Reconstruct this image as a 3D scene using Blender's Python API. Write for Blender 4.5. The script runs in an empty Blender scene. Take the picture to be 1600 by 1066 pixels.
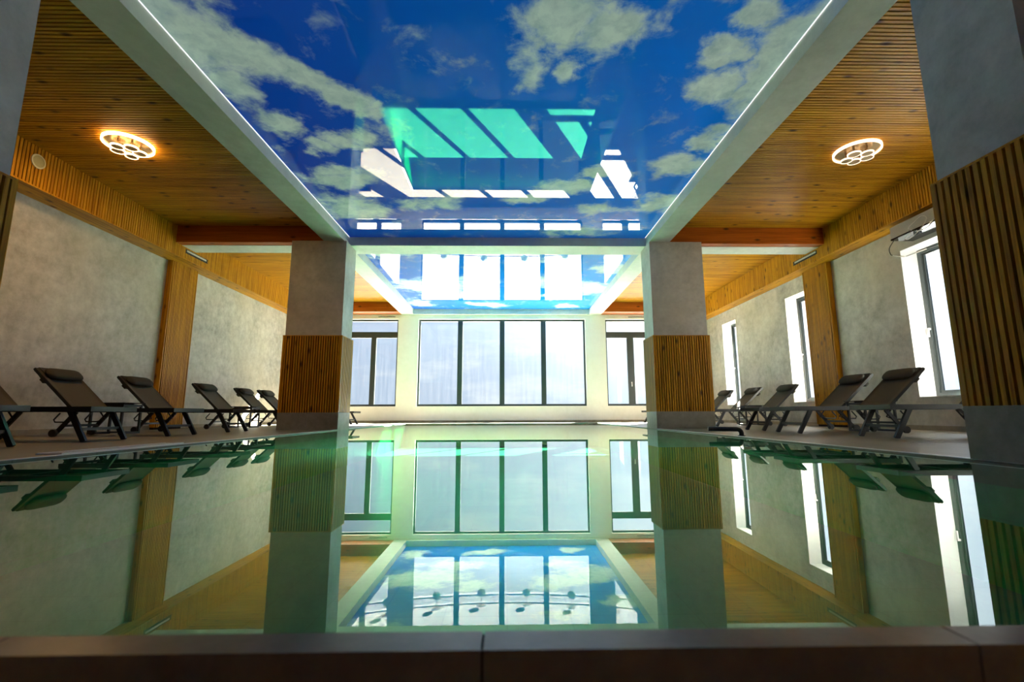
import bpy, bmesh, math, random
from mathutils import Matrix, Vector

random.seed(7)
SC = bpy.context.scene
COL = SC.collection

# ------------------------------------------------------------------ camera
cam = bpy.data.cameras.new('camera')
cam.sensor_width = 36.0
cam.lens = 730.43 / 1600 * 36
cam.shift_x = -5.16 / 1600
cam.clip_start, cam.clip_end = 0.02, 2000
cam.dof.use_dof = True
cam.dof.focus_distance = 8.0
cam.dof.aperture_fstop = 3.2
cam_ob = bpy.data.objects.new('camera', cam)
COL.objects.link(cam_ob)
rt = Vector((0.99984482, -0.01734866, -0.00305907))
up = Vector((0.00034178, -0.15451323, 0.98799066))
fw = Vector((0.01761298, 0.98783839, 0.15448333))
m = Matrix.Identity(4)
for i in range(3):
    m[i][0], m[i][1], m[i][2] = rt[i], up[i], -fw[i]
m.translation = Vector((0, 0, 0.28))
cam_ob.matrix_world = m
SC.camera = cam_ob

# ------------------------------------------------------------------ view, world, sun
SC.view_settings.view_transform = 'Standard'
SC.view_settings.look = 'None'
SC.view_settings.gamma = 1.0
SC.view_settings.use_curve_mapping = False
SC.view_settings.exposure = 0.78
cy = SC.cycles
cy.max_bounces = 14
cy.diffuse_bounces = 6
cy.glossy_bounces = 6
cy.transmission_bounces = 6
cy.transparent_max_bounces = 24
cy.caustics_reflective = False
cy.caustics_refractive = False
cy.sample_clamp_indirect = 12.0

world = bpy.data.worlds.new('world')
SC.world = world
world.use_nodes = True
wn = world.node_tree.nodes
wl = world.node_tree.links
wn.clear()
w_out = wn.new('ShaderNodeOutputWorld')
w_bg = wn.new('ShaderNodeBackground')
w_tc = wn.new('ShaderNodeTexCoord')
w_sep = wn.new('ShaderNodeSeparateXYZ')
w_ramp = wn.new('ShaderNodeValToRGB')
w_ramp.color_ramp.elements[0].position = 0.0
w_ramp.color_ramp.elements[0].color = (0.74, 0.84, 1.0, 1)
w_ramp.color_ramp.elements[1].position = 0.85
w_ramp.color_ramp.elements[1].color = (0.36, 0.58, 1.0, 1)
w_map = wn.new('ShaderNodeMapping')
w_map.inputs['Scale'].default_value = (3.0, 3.0, 9.0)
w_noise = wn.new('ShaderNodeTexNoise')
w_noise.inputs['Scale'].default_value = 1.6
w_noise.inputs['Detail'].default_value = 7
w_noise.inputs['Roughness'].default_value = 0.6
w_cr = wn.new('ShaderNodeMapRange')
w_cr.inputs['From Min'].default_value = 0.50
w_cr.inputs['From Max'].default_value = 0.68
w_mix = wn.new('ShaderNodeMix')
w_mix.data_type = 'RGBA'
w_mix.inputs[7].default_value = (1.05, 1.08, 1.12, 1)
wl.new(w_tc.outputs['Generated'], w_sep.inputs[0])
wl.new(w_sep.outputs['Z'], w_ramp.inputs[0])
wl.new(w_tc.outputs['Generated'], w_map.inputs[0])
wl.new(w_map.outputs[0], w_noise.inputs['Vector'])
wl.new(w_noise.outputs[0], w_cr.inputs['Value'])
wl.new(w_cr.outputs[0], w_mix.inputs[0])
wl.new(w_ramp.outputs[0], w_mix.inputs[6])
w_dot = wn.new('ShaderNodeVectorMath')
w_dot.operation = 'DOT_PRODUCT'
w_dot.inputs[1].default_value = Vector((0.594, 1.12, 1.0)).normalized()
wl.new(w_tc.outputs['Generated'], w_dot.inputs[0])
w_max = wn.new('ShaderNodeMath')
w_max.operation = 'MAXIMUM'
w_max.inputs[1].default_value = 0.0
wl.new(w_dot.outputs['Value'], w_max.inputs[0])
w_pow = wn.new('ShaderNodeMath')          # bright haze round the sun
w_pow.operation = 'POWER'
w_pow.inputs[1].default_value = 10.0
wl.new(w_max.outputs[0], w_pow.inputs[0])
w_halo = wn.new('ShaderNodeMath')
w_halo.operation = 'MULTIPLY'
w_halo.inputs[1].default_value = 4.0
wl.new(w_pow.outputs[0], w_halo.inputs[0])
w_hc = wn.new('ShaderNodeVectorMath')
w_hc.operation = 'SCALE'
w_hc.inputs[0].default_value = (0.95, 0.98, 1.0)
wl.new(w_halo.outputs[0], w_hc.inputs['Scale'])
w_base = wn.new('ShaderNodeVectorMath')
w_base.operation = 'SCALE'
w_base.inputs['Scale'].default_value = 0.66
wl.new(w_mix.outputs[2], w_base.inputs[0])
w_add = wn.new('ShaderNodeVectorMath')
w_add.operation = 'ADD'
wl.new(w_base.outputs[0], w_add.inputs[0])
wl.new(w_hc.outputs[0], w_add.inputs[1])
wl.new(w_add.outputs[0], w_bg.inputs[0])
w_bg.inputs[1].default_value = 1.0
wl.new(w_bg.outputs[0], w_out.inputs[0])

sun = bpy.data.lights.new('sun', 'SUN')
sun.energy = 205.0
sun.angle = math.radians(0.55)
sun.color = (1.0, 0.90, 0.76)
sun_ob = bpy.data.objects.new('sun', sun)
COL.objects.link(sun_ob)
sun_ob.rotation_mode = 'QUATERNION'
sun_ob.rotation_quaternion = Vector((-0.594, -1.12, -1.0)).to_track_quat('-Z', 'Y')
sun_ob.location = (12, 40, 30)

# ------------------------------------------------------------------ main dimensions
XL, XR = -3.035, 2.718            # pool edges
XLO, XRO = -4.125, 3.79           # column outer faces
WL, WR = -6.73, 6.58              # side walls
SL, SR = -6.36, 6.24              # soffit faces
YB, YF = -3.0, 15.34              # back and far wall
HB, HC = 3.563, 3.733             # beam underside, sky panel
ZS, ZC = 3.322, 3.885             # soffit underside, slatted ceiling
BLI, BLO, BRI, BRO = -3.105, -3.50, 2.75, 3.145   # long beams
ZP, ZW = 0.318, 1.728             # plinth top, column cladding top
DZ = 0.010                        # deck level above the water

# ------------------------------------------------------------------ materials
MATS = {}


def new_mat(name):
    mt = bpy.data.materials.new(name)
    mt.use_nodes = True
    nt = mt.node_tree
    for n in list(nt.nodes):
        nt.nodes.remove(n)
    out = nt.nodes.new('ShaderNodeOutputMaterial')
    MATS[name] = mt
    return mt, nt, out


def N(nt, kind, **kw):
    n = nt.nodes.new('ShaderNode' + kind)
    for k, v in kw.items():
        if k.startswith('i_'):
            n.inputs[k[2:].replace('_', ' ')].default_value = v
        else:
            setattr(n, k, v)
    return n


def principled(nt, out, color=(0.5, 0.5, 0.5), rough=0.6, metal=0.0, spec=0.5):
    b = N(nt, 'BsdfPrincipled')
    b.inputs['Base Color'].default_value = (*color, 1)
    b.inputs['Roughness'].default_value = rough
    b.inputs['Metallic'].default_value = metal
    b.inputs['Specular IOR Level'].default_value = spec
    nt.links.new(b.outputs[0], out.inputs[0])
    return b


def plain(name, color, rough=0.5, metal=0.0, spec=0.5, bump=0.0, scale=60.0, vary=0.08):
    mt, nt, out = new_mat(name)
    b = principled(nt, out, color, rough, metal, spec)
    g = N(nt, 'NewGeometry')
    no = N(nt, 'TexNoise', i_Scale=scale, i_Detail=4.0)
    nt.links.new(g.outputs['Position'], no.inputs['Vector'])
    mr = N(nt, 'MapRange')
    mr.inputs['To Min'].default_value = 1 - vary
    mr.inputs['To Max'].default_value = 1 + vary
    nt.links.new(no.outputs[0], mr.inputs['Value'])
    mx = N(nt, 'Vector' + 'Math', operation='SCALE')
    mx.inputs[0].default_value = color
    nt.links.new(mr.outputs[0], mx.inputs['Scale'])
    nt.links.new(mx.outputs[0], b.inputs['Base Color'])
    if bump:
        bp = N(nt, 'Bump', i_Strength=bump, i_Distance=0.004)
        nt.links.new(no.outputs[0], bp.inputs['Height'])
        nt.links.new(bp.outputs[0], b.inputs['Normal'])
    return mt


def plaster(name, dark, light, warm, rough=0.55):
    """trowelled decorative concrete: soft clouds, pale flecks, a little warm tint"""
    mt, nt, out = new_mat(name)
    b = principled(nt, out, light, rough, 0, 0.35)
    g = N(nt, 'NewGeometry')
    n1 = N(nt, 'TexNoise', i_Scale=1.1, i_Detail=8.0, i_Roughness=0.62, i_Distortion=0.4)
    n2 = N(nt, 'TexNoise', i_Scale=7.0, i_Detail=7.0, i_Roughness=0.7)
    n3 = N(nt, 'TexNoise', i_Scale=0.5, i_Detail=3.0)
    for n in (n1, n2, n3):
        nt.links.new(g.outputs['Position'], n.inputs['Vector'])
    r1 = N(nt, 'ValToRGB')
    r1.color_ramp.elements[0].position = 0.36
    r1.color_ramp.elements[0].color = (*dark, 1)
    r1.color_ramp.elements[1].position = 0.64
    r1.color_ramp.elements[1].color = (*light, 1)
    ad = N(nt, 'Math', operation='MULTIPLY_ADD')
    ad.inputs[1].default_value = 0.45
    nt.links.new(n2.outputs[0], ad.inputs[0])
    sc2 = N(nt, 'Math', operation='MULTIPLY')
    sc2.inputs[1].default_value = 0.55
    nt.links.new(n1.outputs[0], sc2.inputs[0])
    nt.links.new(sc2.outputs[0], ad.inputs[2])
    nt.links.new(ad.outputs[0], r1.inputs[0])
    mr = N(nt, 'MapRange')
    mr.inputs['From Min'].default_value = 0.42
    mr.inputs['From Max'].default_value = 0.65
    mr.inputs['To Max'].default_value = 0.5
    nt.links.new(n3.outputs[0], mr.inputs['Value'])
    mx = N(nt, 'Mix', data_type='RGBA')
    nt.links.new(mr.outputs[0], mx.inputs[0])
    nt.links.new(r1.outputs[0], mx.inputs[6])
    mx.inputs[7].default_value = (*warm, 1)
    nt.links.new(mx.outputs[2], b.inputs['Base Color'])
    bp = N(nt, 'Bump', i_Strength=0.12, i_Distance=0.01)
    nt.links.new(n2.outputs[0], bp.inputs['Height'])
    nt.links.new(bp.outputs[0], b.inputs['Normal'])
    return mt


def wood(name, axis, dark, light, knot=(0.055, 0.02, 0.006), rough=0.42):
    """pine with grain along one world axis; tone changes from strip to strip, with knots"""
    mt, nt, out = new_mat(name)
    b = principled(nt, out, light, rough, 0, 0.15)
    g = N(nt, 'NewGeometry')
    mp = N(nt, 'Mapping')
    s = [22.0, 22.0, 22.0]
    s[axis] = 0.8
    mp.inputs['Scale'].default_value = s
    nt.links.new(g.outputs['Position'], mp.inputs[0])
    n1 = N(nt, 'TexNoise', i_Scale=1.0, i_Detail=5.0, i_Roughness=0.6)
    nt.links.new(mp.outputs[0], n1.inputs['Vector'])
    mp2 = N(nt, 'Mapping')
    s = [130.0, 130.0, 130.0]
    s[axis] = 3.0
    mp2.inputs['Scale'].default_value = s
    nt.links.new(g.outputs['Position'], mp2.inputs[0])
    n2 = N(nt, 'TexNoise', i_Scale=1.0, i_Detail=3.0)
    nt.links.new(mp2.outputs[0], n2.inputs['Vector'])
    ad = N(nt, 'Math', operation='MULTIPLY_ADD')
    ad.inputs[1].default_value = 0.35
    nt.links.new(n2.outputs[0], ad.inputs[0])
    hf = N(nt, 'Math', operation='MULTIPLY')
    hf.inputs[1].default_value = 0.65
    nt.links.new(n1.outputs[0], hf.inputs[0])
    nt.links.new(hf.outputs[0], ad.inputs[2])
    r = N(nt, 'ValToRGB')
    r.color_ramp.elements[0].position = 0.36
    r.color_ramp.elements[0].color = (*dark, 1)
    r.color_ramp.elements[1].position = 0.6
    r.color_ramp.elements[1].color = (*light, 1)
    nt.links.new(ad.outputs[0], r.inputs[0])
    # knots: sparse cells, stretched a little along the grain
    mp3 = N(nt, 'Mapping')
    s = [7.5, 7.5, 7.5]
    s[axis] = 3.4
    mp3.inputs['Scale'].default_value = s
    nt.links.new(g.outputs['Position'], mp3.inputs[0])
    vo = N(nt, 'TexVoronoi', i_Scale=1.0, i_Randomness=1.0)
    nt.links.new(mp3.outputs[0], vo.inputs['Vector'])
    sepc = N(nt, 'SeparateColor')
    nt.links.new(vo.outputs['Color'], sepc.inputs[0])
    pick = N(nt, 'Math', operation='GREATER_THAN')
    pick.inputs[1].default_value = 0.5
    nt.links.new(sepc.outputs[0], pick.inputs[0])
    kd = N(nt, 'MapRange')
    kd.inputs['From Min'].default_value = 0.08
    kd.inputs['From Max'].default_value = 0.27
    kd.inputs['To Min'].default_value = 0.9
    kd.inputs['To Max'].default_value = 0.0
    nt.links.new(vo.outputs['Distance'], kd.inputs['Value'])
    km = N(nt, 'Math', operation='MULTIPLY')
    nt.links.new(kd.outputs[0], km.inputs[0])
    nt.links.new(pick.outputs[0], km.inputs[1])
    mx = N(nt, 'Mix', data_type='RGBA')
    nt.links.new(km.outputs[0], mx.inputs[0])
    nt.links.new(r.outputs[0], mx.inputs[6])
    mx.inputs[7].default_value = (*knot, 1)
    nt.links.new(mx.outputs[2], b.inputs['Base Color'])
    bp = N(nt, 'Bump', i_Strength=0.1, i_Distance=0.002)
    nt.links.new(n2.outputs[0], bp.inputs['Height'])
    nt.links.new(bp.outputs[0], b.inputs['Normal'])
    return mt


def mirror_share(nt, f0, power=5.0):
    """share of light a smooth surface mirrors, the same from either side"""
    lw = N(nt, 'LayerWeight')
    lw.inputs['Blend'].default_value = 0.5
    pw = N(nt, 'Math', operation='POWER')
    pw.inputs[1].default_value = power
    nt.links.new(lw.outputs['Facing'], pw.inputs[0])
    ma = N(nt, 'Math', operation='MULTIPLY_ADD')
    ma.inputs[1].default_value = 1 - f0
    ma.inputs[2].default_value = f0
    nt.links.new(pw.outputs[0], ma.inputs[0])
    return ma.outputs[0]


def emit(name, color, strength):
    mt, nt, out = new_mat(name)
    e = N(nt, 'Emission')
    e.inputs[0].default_value = (*color, 1)
    e.inputs[1].default_value = strength
    nt.links.new(e.outputs[0], out.inputs[0])
    return mt


WD, WLt = (0.29, 0.105, 0.003), (0.64, 0.305, 0.014)
wood('pine_x', 0, WD, WLt)
wood('pine_y', 1, WD, WLt)
wood('pine_z', 2, WD, WLt)
wood('pine_dark_x', 0, (0.24, 0.052, 0.004), (0.42, 0.105, 0.008))
plain('slat_backing', (0.016, 0.009, 0.004), 0.9, 0, 0.1)
plaster('plaster', (0.28, 0.265, 0.23), (0.64, 0.62, 0.565), (0.53, 0.47, 0.33))
plaster('column_plaster', (0.34, 0.325, 0.28), (0.60, 0.58, 0.51), (0.52, 0.45, 0.30))
plaster('beam_plaster', (0.50, 0.51, 0.47), (0.68, 0.69, 0.64), (0.60, 0.60, 0.54), 0.6)
plaster('cream_wall', (0.74, 0.71, 0.64), (0.84, 0.81, 0.75), (0.80, 0.76, 0.68), 0.7)
plaster('plinth_stone', (0.16, 0.155, 0.13), (0.34, 0.335, 0.29), (0.27, 0.25, 0.18), 0.32)
plaster('baseboard_stone', (0.16, 0.13, 0.085), (0.34, 0.29, 0.20), (0.28, 0.22, 0.13), 0.4)
plain('white_paint', (0.86, 0.86, 0.84), 0.6)
plain('roof_grey', (0.5, 0.5, 0.48), 0.8)
plain('frame_anthracite', (0.035, 0.045, 0.045), 0.38, 0.2)
plain('handle_white', (0.82, 0.82, 0.80), 0.3)
plain('lounger_metal', (0.018, 0.020, 0.022), 0.38, 0.35)
plain('wheel_rubber', (0.012, 0.012, 0.012), 0.6)
plain('pillow_fabric', (0.050, 0.046, 0.037), 0.85, 0, 0.2, 0.5, 220, 0.2)
plain('sling_fabric', (0.075, 0.064, 0.046), 0.8, 0, 0.25, 0.5, 260, 0.18)
plain('table_glass', (0.02, 0.022, 0.024), 0.12)
plain('pipe_black', (0.008, 0.008, 0.009), 0.35)
plain('grate_white', (0.80, 0.80, 0.76), 0.4)
plain('vent_metal', (0.62, 0.63, 0.62), 0.35, 0.6)
plain('vent_dark', (0.02, 0.018, 0.015), 0.8)
plain('speaker_ivory', (0.72, 0.66, 0.42), 0.5)
plain('speaker_mesh', (0.48, 0.42, 0.20), 0.7)
plain('box_grey', (0.34, 0.34, 0.32), 0.5)
plain('box_black', (0.012, 0.013, 0.015), 0.12)
plain('cable_grey', (0.55, 0.55, 0.52), 0.5)
plain('cable_white', (0.88, 0.88, 0.86), 0.4)
plain('lamp_metal', (0.42, 0.30, 0.17), 0.25, 0.8)
plain('lamp_disc', (0.40, 0.26, 0.12), 0.5)
emit('lamp_glow_warm', (1.0, 0.60, 0.24), 8.0)
emit('lamp_glow_soft', (1.0, 0.74, 0.46), 1.8)
emit('led_white', (0.92, 0.96, 1.0), 0.9)
plain('tree_bark', (0.16, 0.12, 0.08), 0.9)
plain('tree_leaf', (0.16, 0.22, 0.10), 0.9, 0, 0.2, 0.8, 9, 0.5)
plain('plaza_stone', (0.40, 0.397, 0.385), 0.9, 0, 0.2, 0, 0.4, 0.05)
plain('road_grey', (0.24, 0.245, 0.26), 0.9, 0, 0.2, 0, 0.5, 0.08)
plain('kerb_white', (0.55, 0.55, 0.54), 0.8)
plain('far_land', (0.20, 0.21, 0.215), 0.95, 0, 0.1, 0, 0.06, 0.25)


def tile_mat(name, c1, c2, grout, w, h, rough, axis='XY', offset=0.0, mortar=0.004, gloss=0.5):
    mt, nt, out = new_mat(name)
    b = principled(nt, out, c1, rough, 0, gloss)
    g = N(nt, 'NewGeometry')
    src = g.outputs['Position']
    if axis != 'XY':
        sp = N(nt, 'SeparateXYZ')
        nt.links.new(src, sp.inputs[0])
        cb = N(nt, 'CombineXYZ')
        nt.links.new(sp.outputs[axis[0]], cb.inputs[0])
        nt.links.new(sp.outputs[axis[1]], cb.inputs[1])
        src = cb.outputs[0]
    br = N(nt, 'TexBrick')
    br.offset = offset
    br.inputs['Scale'].default_value = 1.0
    br.inputs['Brick Width'].default_value = w
    br.inputs['Row Height'].default_value = h
    br.inputs['Mortar Size'].default_value = mortar
    br.inputs['Color1'].default_value = (*c1, 1)
    br.inputs['Color2'].default_value = (*c2, 1)
    br.inputs['Mortar'].default_value = (*grout, 1)
    nt.links.new(src, br.inputs['Vector'])
    no = N(nt, 'TexNoise', i_Scale=4.0, i_Detail=6.0, i_Roughness=0.65)
    nt.links.new(g.outputs['Position'], no.inputs['Vector'])
    mr = N(nt, 'MapRange')
    mr.inputs['To Min'].default_value = 0.72
    mr.inputs['To Max'].default_value = 1.25
    nt.links.new(no.outputs[0], mr.inputs['Value'])
    sc = N(nt, 'VectorMath', operation='SCALE')
    nt.links.new(br.outputs['Color'], sc.inputs[0])
    nt.links.new(mr.outputs[0], sc.inputs['Scale'])
    nt.links.new(sc.outputs[0], b.inputs['Base Color'])
    return mt


tile_mat('deck_tile', (0.19, 0.17, 0.12), (0.17, 0.15, 0.105), (0.11, 0.10, 0.07), 0.6, 0.6, 0.42)
tile_mat('pool_tile_floor', (0.21, 0.38, 0.31), (0.19, 0.35, 0.29), (0.16, 0.30, 0.25), 0.3, 0.3, 0.3)
tile_mat('pool_tile_x', (0.012, 0.62, 0.21), (0.010, 0.58, 0.20), (0.012, 0.50, 0.18), 0.3, 0.3, 0.3, 'YZ')
tile_mat('pool_tile_y', (0.012, 0.62, 0.21), (0.010, 0.58, 0.20), (0.012, 0.50, 0.18), 0.3, 0.3, 0.3, 'XZ')
plaster('rim_stone', (0.055, 0.055, 0.047), (0.17, 0.165, 0.14), (0.13, 0.12, 0.085), 0.3)

# glass pane: clear sheet with a mirror share and faint vertical streaks of dirt
mt, nt, out = new_mat('pane_glass')
tr = N(nt, 'BsdfTransparent')
tr.inputs[0].default_value = (0.80, 0.84, 0.86, 1)
gl = N(nt, 'BsdfGlossy')
gl.inputs['Roughness'].default_value = 0.0
mx1 = N(nt, 'MixShader')
nt.links.new(mirror_share(nt, 0.04), mx1.inputs[0])
nt.links.new(tr.outputs[0], mx1.inputs[1])
nt.links.new(gl.outputs[0], mx1.inputs[2])
di = N(nt, 'BsdfTranslucent')
di.inputs[0].default_value = (0.85, 0.88, 0.95, 1)
g = N(nt, 'NewGeometry')
mp = N(nt, 'Mapping')
mp.inputs['Scale'].default_value = (14, 14, 0.9)
nt.links.new(g.outputs['Position'], mp.inputs[0])
no = N(nt, 'TexNoise', i_Scale=1.0, i_Detail=6.0, i_Roughness=0.7)
nt.links.new(mp.outputs[0], no.inputs['Vector'])
mr = N(nt, 'MapRange')
mr.inputs['From Min'].default_value = 0.42
mr.inputs['From Max'].default_value = 0.75
mr.inputs['To Max'].default_value = 0.002
nt.links.new(no.outputs[0], mr.inputs['Value'])
mx2 = N(nt, 'MixShader')
nt.links.new(mr.outputs[0], mx2.inputs[0])
nt.links.new(mx1.outputs[0], mx2.inputs[1])
nt.links.new(di.outputs[0], mx2.inputs[2])
nt.links.new(mx2.outputs[0], out.inputs[0])

# still pool water: clear green body under a mirror surface
mt, nt, out = new_mat('pool_water')
tr = N(nt, 'BsdfTransparent')
tr.inputs[0].default_value = (0.30, 0.76, 0.56, 1)
gl = N(nt, 'BsdfGlossy')
gl.inputs['Roughness'].default_value = 0.0
gl.inputs['Color'].default_value = (0.92, 0.98, 0.95, 1)
mx1 = N(nt, 'MixShader')
nt.links.new(mirror_share(nt, 0.075, 4.2), mx1.inputs[0])
nt.links.new(tr.outputs[0], mx1.inputs[1])
nt.links.new(gl.outputs[0], mx1.inputs[2])
nt.links.new(mx1.outputs[0], out.inputs[0])


def sky_print(name, blobs, blue_a, blue_b, cloud, glow):
    """glossy stretch film printed with a blue sky; blobs = (x, y, rx, ry, angle, weight)"""
    mt, nt, out = new_mat(name)
    b = principled(nt, out, blue_a, 1.0, 0, 0.0)
    b.inputs['Coat Weight'].default_value = 1.0
    b.inputs['Coat Roughness'].default_value = 0.0
    b.inputs['Coat IOR'].default_value = 1.6
    g = N(nt, 'NewGeometry')
    pos = g.outputs['Position']
    nd = N(nt, 'TexNoise', i_Scale=1.7, i_Detail=7.0, i_Roughness=0.6)
    nt.links.new(pos, nd.inputs['Vector'])
    sb = N(nt, 'VectorMath', operation='SUBTRACT')
    nt.links.new(nd.outputs['Color'], sb.inputs[0])
    sb.inputs[1].default_value = (0.5, 0.5, 0.5)
    sc = N(nt, 'VectorMath', operation='SCALE')
    sc.inputs['Scale'].default_value = 0.75
    nt.links.new(sb.outputs[0], sc.inputs[0])
    ap = N(nt, 'VectorMath', operation='ADD')
    nt.links.new(pos, ap.inputs[0])
    nt.links.new(sc.outputs[0], ap.inputs[1])
    last = None
    for (x, y, rx, ry, ang, wgt) in blobs:
        mpn = N(nt, 'Mapping', vector_type='TEXTURE')
        mpn.inputs['Location'].default_value = (x, y, HC)
        mpn.inputs['Rotation'].default_value = (0, 0, math.radians(ang))
        mpn.inputs['Scale'].default_value = (rx, ry, 1)
        nt.links.new(ap.outputs[0], mpn.inputs[0])
        fl = N(nt, 'VectorMath', operation='MULTIPLY')
        fl.inputs[1].default_value = (1, 1, 0)
        nt.links.new(mpn.outputs[0], fl.inputs[0])
        ln = N(nt, 'VectorMath', operation='LENGTH')
        nt.links.new(fl.outputs[0], ln.inputs[0])
        mr = N(nt, 'MapRange', interpolation_type='SMOOTHSTEP')
        mr.inputs['From Min'].default_value = 1.45
        mr.inputs['From Max'].default_value = 0.30
        mr.inputs['To Max'].default_value = wgt
        nt.links.new(ln.outputs['Value'], mr.inputs['Value'])
        if last is None:
            last = mr.outputs[0]
        else:
            mxn = N(nt, 'Math', operation='MAXIMUM')
            nt.links.new(last, mxn.inputs[0])
            nt.links.new(mr.outputs[0], mxn.inputs[1])
            last = mxn.outputs[0]
    nf = N(nt, 'TexNoise', i_Scale=2.6, i_Detail=9.0, i_Roughness=0.62, i_Distortion=0.3)
    nt.links.new(pos, nf.inputs['Vector'])
    nm = N(nt, 'MapRange')
    nm.inputs['From Min'].default_value = 0.25
    nm.inputs['From Max'].default_value = 0.75
    nm.inputs['To Min'].default_value = -0.55
    nm.inputs['To Max'].default_value = 0.55
    nt.links.new(nf.outputs[0], nm.inputs['Value'])
    ad = N(nt, 'Math', operation='ADD')
    nt.links.new(last, ad.inputs[0])
    nt.links.new(nm.outputs[0], ad.inputs[1])
    cl = N(nt, 'MapRange', interpolation_type='SMOOTHSTEP')
    cl.inputs['From Min'].default_value = 0.10
    cl.inputs['From Max'].default_value = 0.92
    nt.links.new(ad.outputs[0], cl.inputs['Value'])
    # blue paper tone drifts from one side of the print to the other
    sx = N(nt, 'SeparateXYZ')
    nt.links.new(pos, sx.inputs[0])
    bx = N(nt, 'MapRange')
    bx.inputs['From Min'].default_value = -3.1
    bx.inputs['From Max'].default_value = 2.8
    nt.links.new(sx.outputs['X'], bx.inputs['Value'])
    bl = N(nt, 'Mix', data_type='RGBA')
    bl.inputs[6].default_value = (*blue_a, 1)
    bl.inputs[7].default_value = (*blue_b, 1)
    nt.links.new(bx.outputs[0], bl.inputs[0])
    ns = N(nt, 'TexNoise', i_Scale=4.5, i_Detail=6.0, i_Roughness=0.6)
    nt.links.new(ap.outputs[0], ns.inputs['Vector'])
    cr = N(nt, 'ValToRGB')
    cr.color_ramp.elements[0].position = 0.3
    cr.color_ramp.elements[0].color = (cloud[0] * 0.62, cloud[1] * 0.7, cloud[2] * 0.78, 1)
    cr.color_ramp.elements[1].position = 0.62
    cr.color_ramp.elements[1].color = (*cloud, 1)
    nt.links.new(ns.outputs[0], cr.inputs[0])
    mx = N(nt, 'Mix', data_type='RGBA')
    nt.links.new(cl.outputs[0], mx.inputs[0])
    nt.links.new(bl.outputs[2], mx.inputs[6])
    nt.links.new(cr.outputs[0], mx.inputs[7])
    nt.links.new(mx.outputs[2], b.inputs['Base Color'])
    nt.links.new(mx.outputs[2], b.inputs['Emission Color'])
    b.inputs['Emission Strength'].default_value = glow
    return mt


near_blobs = [
    (-2.95, 3.75, 0.48, 0.70, 0, 1.05), (-2.55, 4.05, 0.52, 0.32, 38, 1.1), (-2.15, 4.36, 0.48, 0.28, 38, 1.1),
    (-1.80, 4.66, 0.36, 0.24, 40, 1.0), (-1.58, 4.88, 0.24, 0.20, 0, 0.95), (-2.85, 4.55, 0.30, 0.42, 0, 0.75),
    (-2.72, 5.20, 0.36, 0.20, 50, 0.75), (-1.98, 5.50, 0.42, 0.26, -10, 0.9), (-2.45, 5.72, 0.30, 0.20, 30, 0.7),
    (-1.35, 5.25, 0.30, 0.22, 0, 0.6), (-2.40, 6.45, 0.60, 0.35, 0, 0.85), (-2.6, 7.5, 0.7, 0.5, 0, 0.95),
    (-1.3, 7.3, 0.6, 0.3, 0, 0.75),
    (0.50, 3.62, 0.42, 0.36, 0, 1.05), (0.92, 3.70, 0.36, 0.34, 0, 1.0), (0.20, 4.22, 0.28, 0.36, 0, 0.95),
    (0.66, 4.28, 0.16, 0.26, 0, 0.8), (1.42, 3.62, 0.14, 0.22, 0, 0.55),
    (2.12, 4.00, 0.34, 0.20, -20, 0.95), (2.20, 4.50, 0.40, 0.30, 10, 0.9), (2.70, 4.1, 0.34, 0.95, 0, 1.1),
    (2.25, 3.50, 0.30, 0.20, 0, 0.95), (2.60, 5.52, 0.22, 0.30, 0, 0.95), (2.38, 6.15, 0.40, 0.36, 0, 0.95),
    (1.45, 6.35, 0.42, 0.22, 0, 0.85), (0.95, 6.75, 0.55, 0.26, 8, 0.95), (0.35, 7.18, 0.45, 0.20, 0, 0.85),
    (2.55, 7.25, 0.42, 0.40, 0, 0.95), (1.55, 7.55, 0.45, 0.25, 0, 0.75), (1.2, 8.5, 0.7, 0.25, 0, 0.7),
    (0.6, 1.9, 0.9, 0.5, 20, 0.9), (-1.6, 1.5, 0.9, 0.4, -10, 0.9), (2.2, 1.2, 0.7, 0.5, 0, 0.9)]
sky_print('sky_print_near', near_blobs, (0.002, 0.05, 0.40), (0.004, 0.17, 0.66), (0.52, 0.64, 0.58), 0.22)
far_blobs = [
    (-2.6, 9.8, 0.7, 0.3, 0, 0.8), (-2.0, 12.4, 1.1, 0.8, 0, 1.0), (-0.9, 11.9, 0.7, 0.4, 0, 0.8), (-1.4, 13.4, 1.0, 0.5, 0, 0.95),
    (-0.6, 14.6, 0.7, 0.28, 10, 0.9), (1.3, 12.0, 0.8, 0.5, 0, 1.0), (2.2, 12.7, 0.9, 0.6, 0, 0.95), (1.6, 13.4, 0.7, 0.4, 0, 0.85),
    (1.9, 14.7, 0.5, 0.3, 0, 0.9), (0.9, 10.2, 0.6, 0.3, 0, 0.6), (2.5, 10.8, 0.4, 0.5, 0, 0.85), (-2.7, 14.4, 0.4, 0.5, 0, 0.8)]
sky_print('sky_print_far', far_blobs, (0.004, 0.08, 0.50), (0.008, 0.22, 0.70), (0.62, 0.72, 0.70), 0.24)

# ------------------------------------------------------------------ mesh helpers
MESH = {}


def link(name, mesh, mat=None, parent=None, loc=(0, 0, 0), rot=None):
    o = bpy.data.objects.new(name, mesh)
    COL.objects.link(o)
    o.location = loc
    if rot:
        o.rotation_euler = rot
    if parent is not None:
        o.parent = parent
    if mat and mesh is not None and not mesh.materials:
        mesh.materials.append(MATS[mat])
    return o


BF = [(0, 3, 2, 1), (4, 5, 6, 7), (0, 1, 5, 4), (1, 2, 6, 5), (2, 3, 7, 6), (3, 0, 4, 7)]


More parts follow.
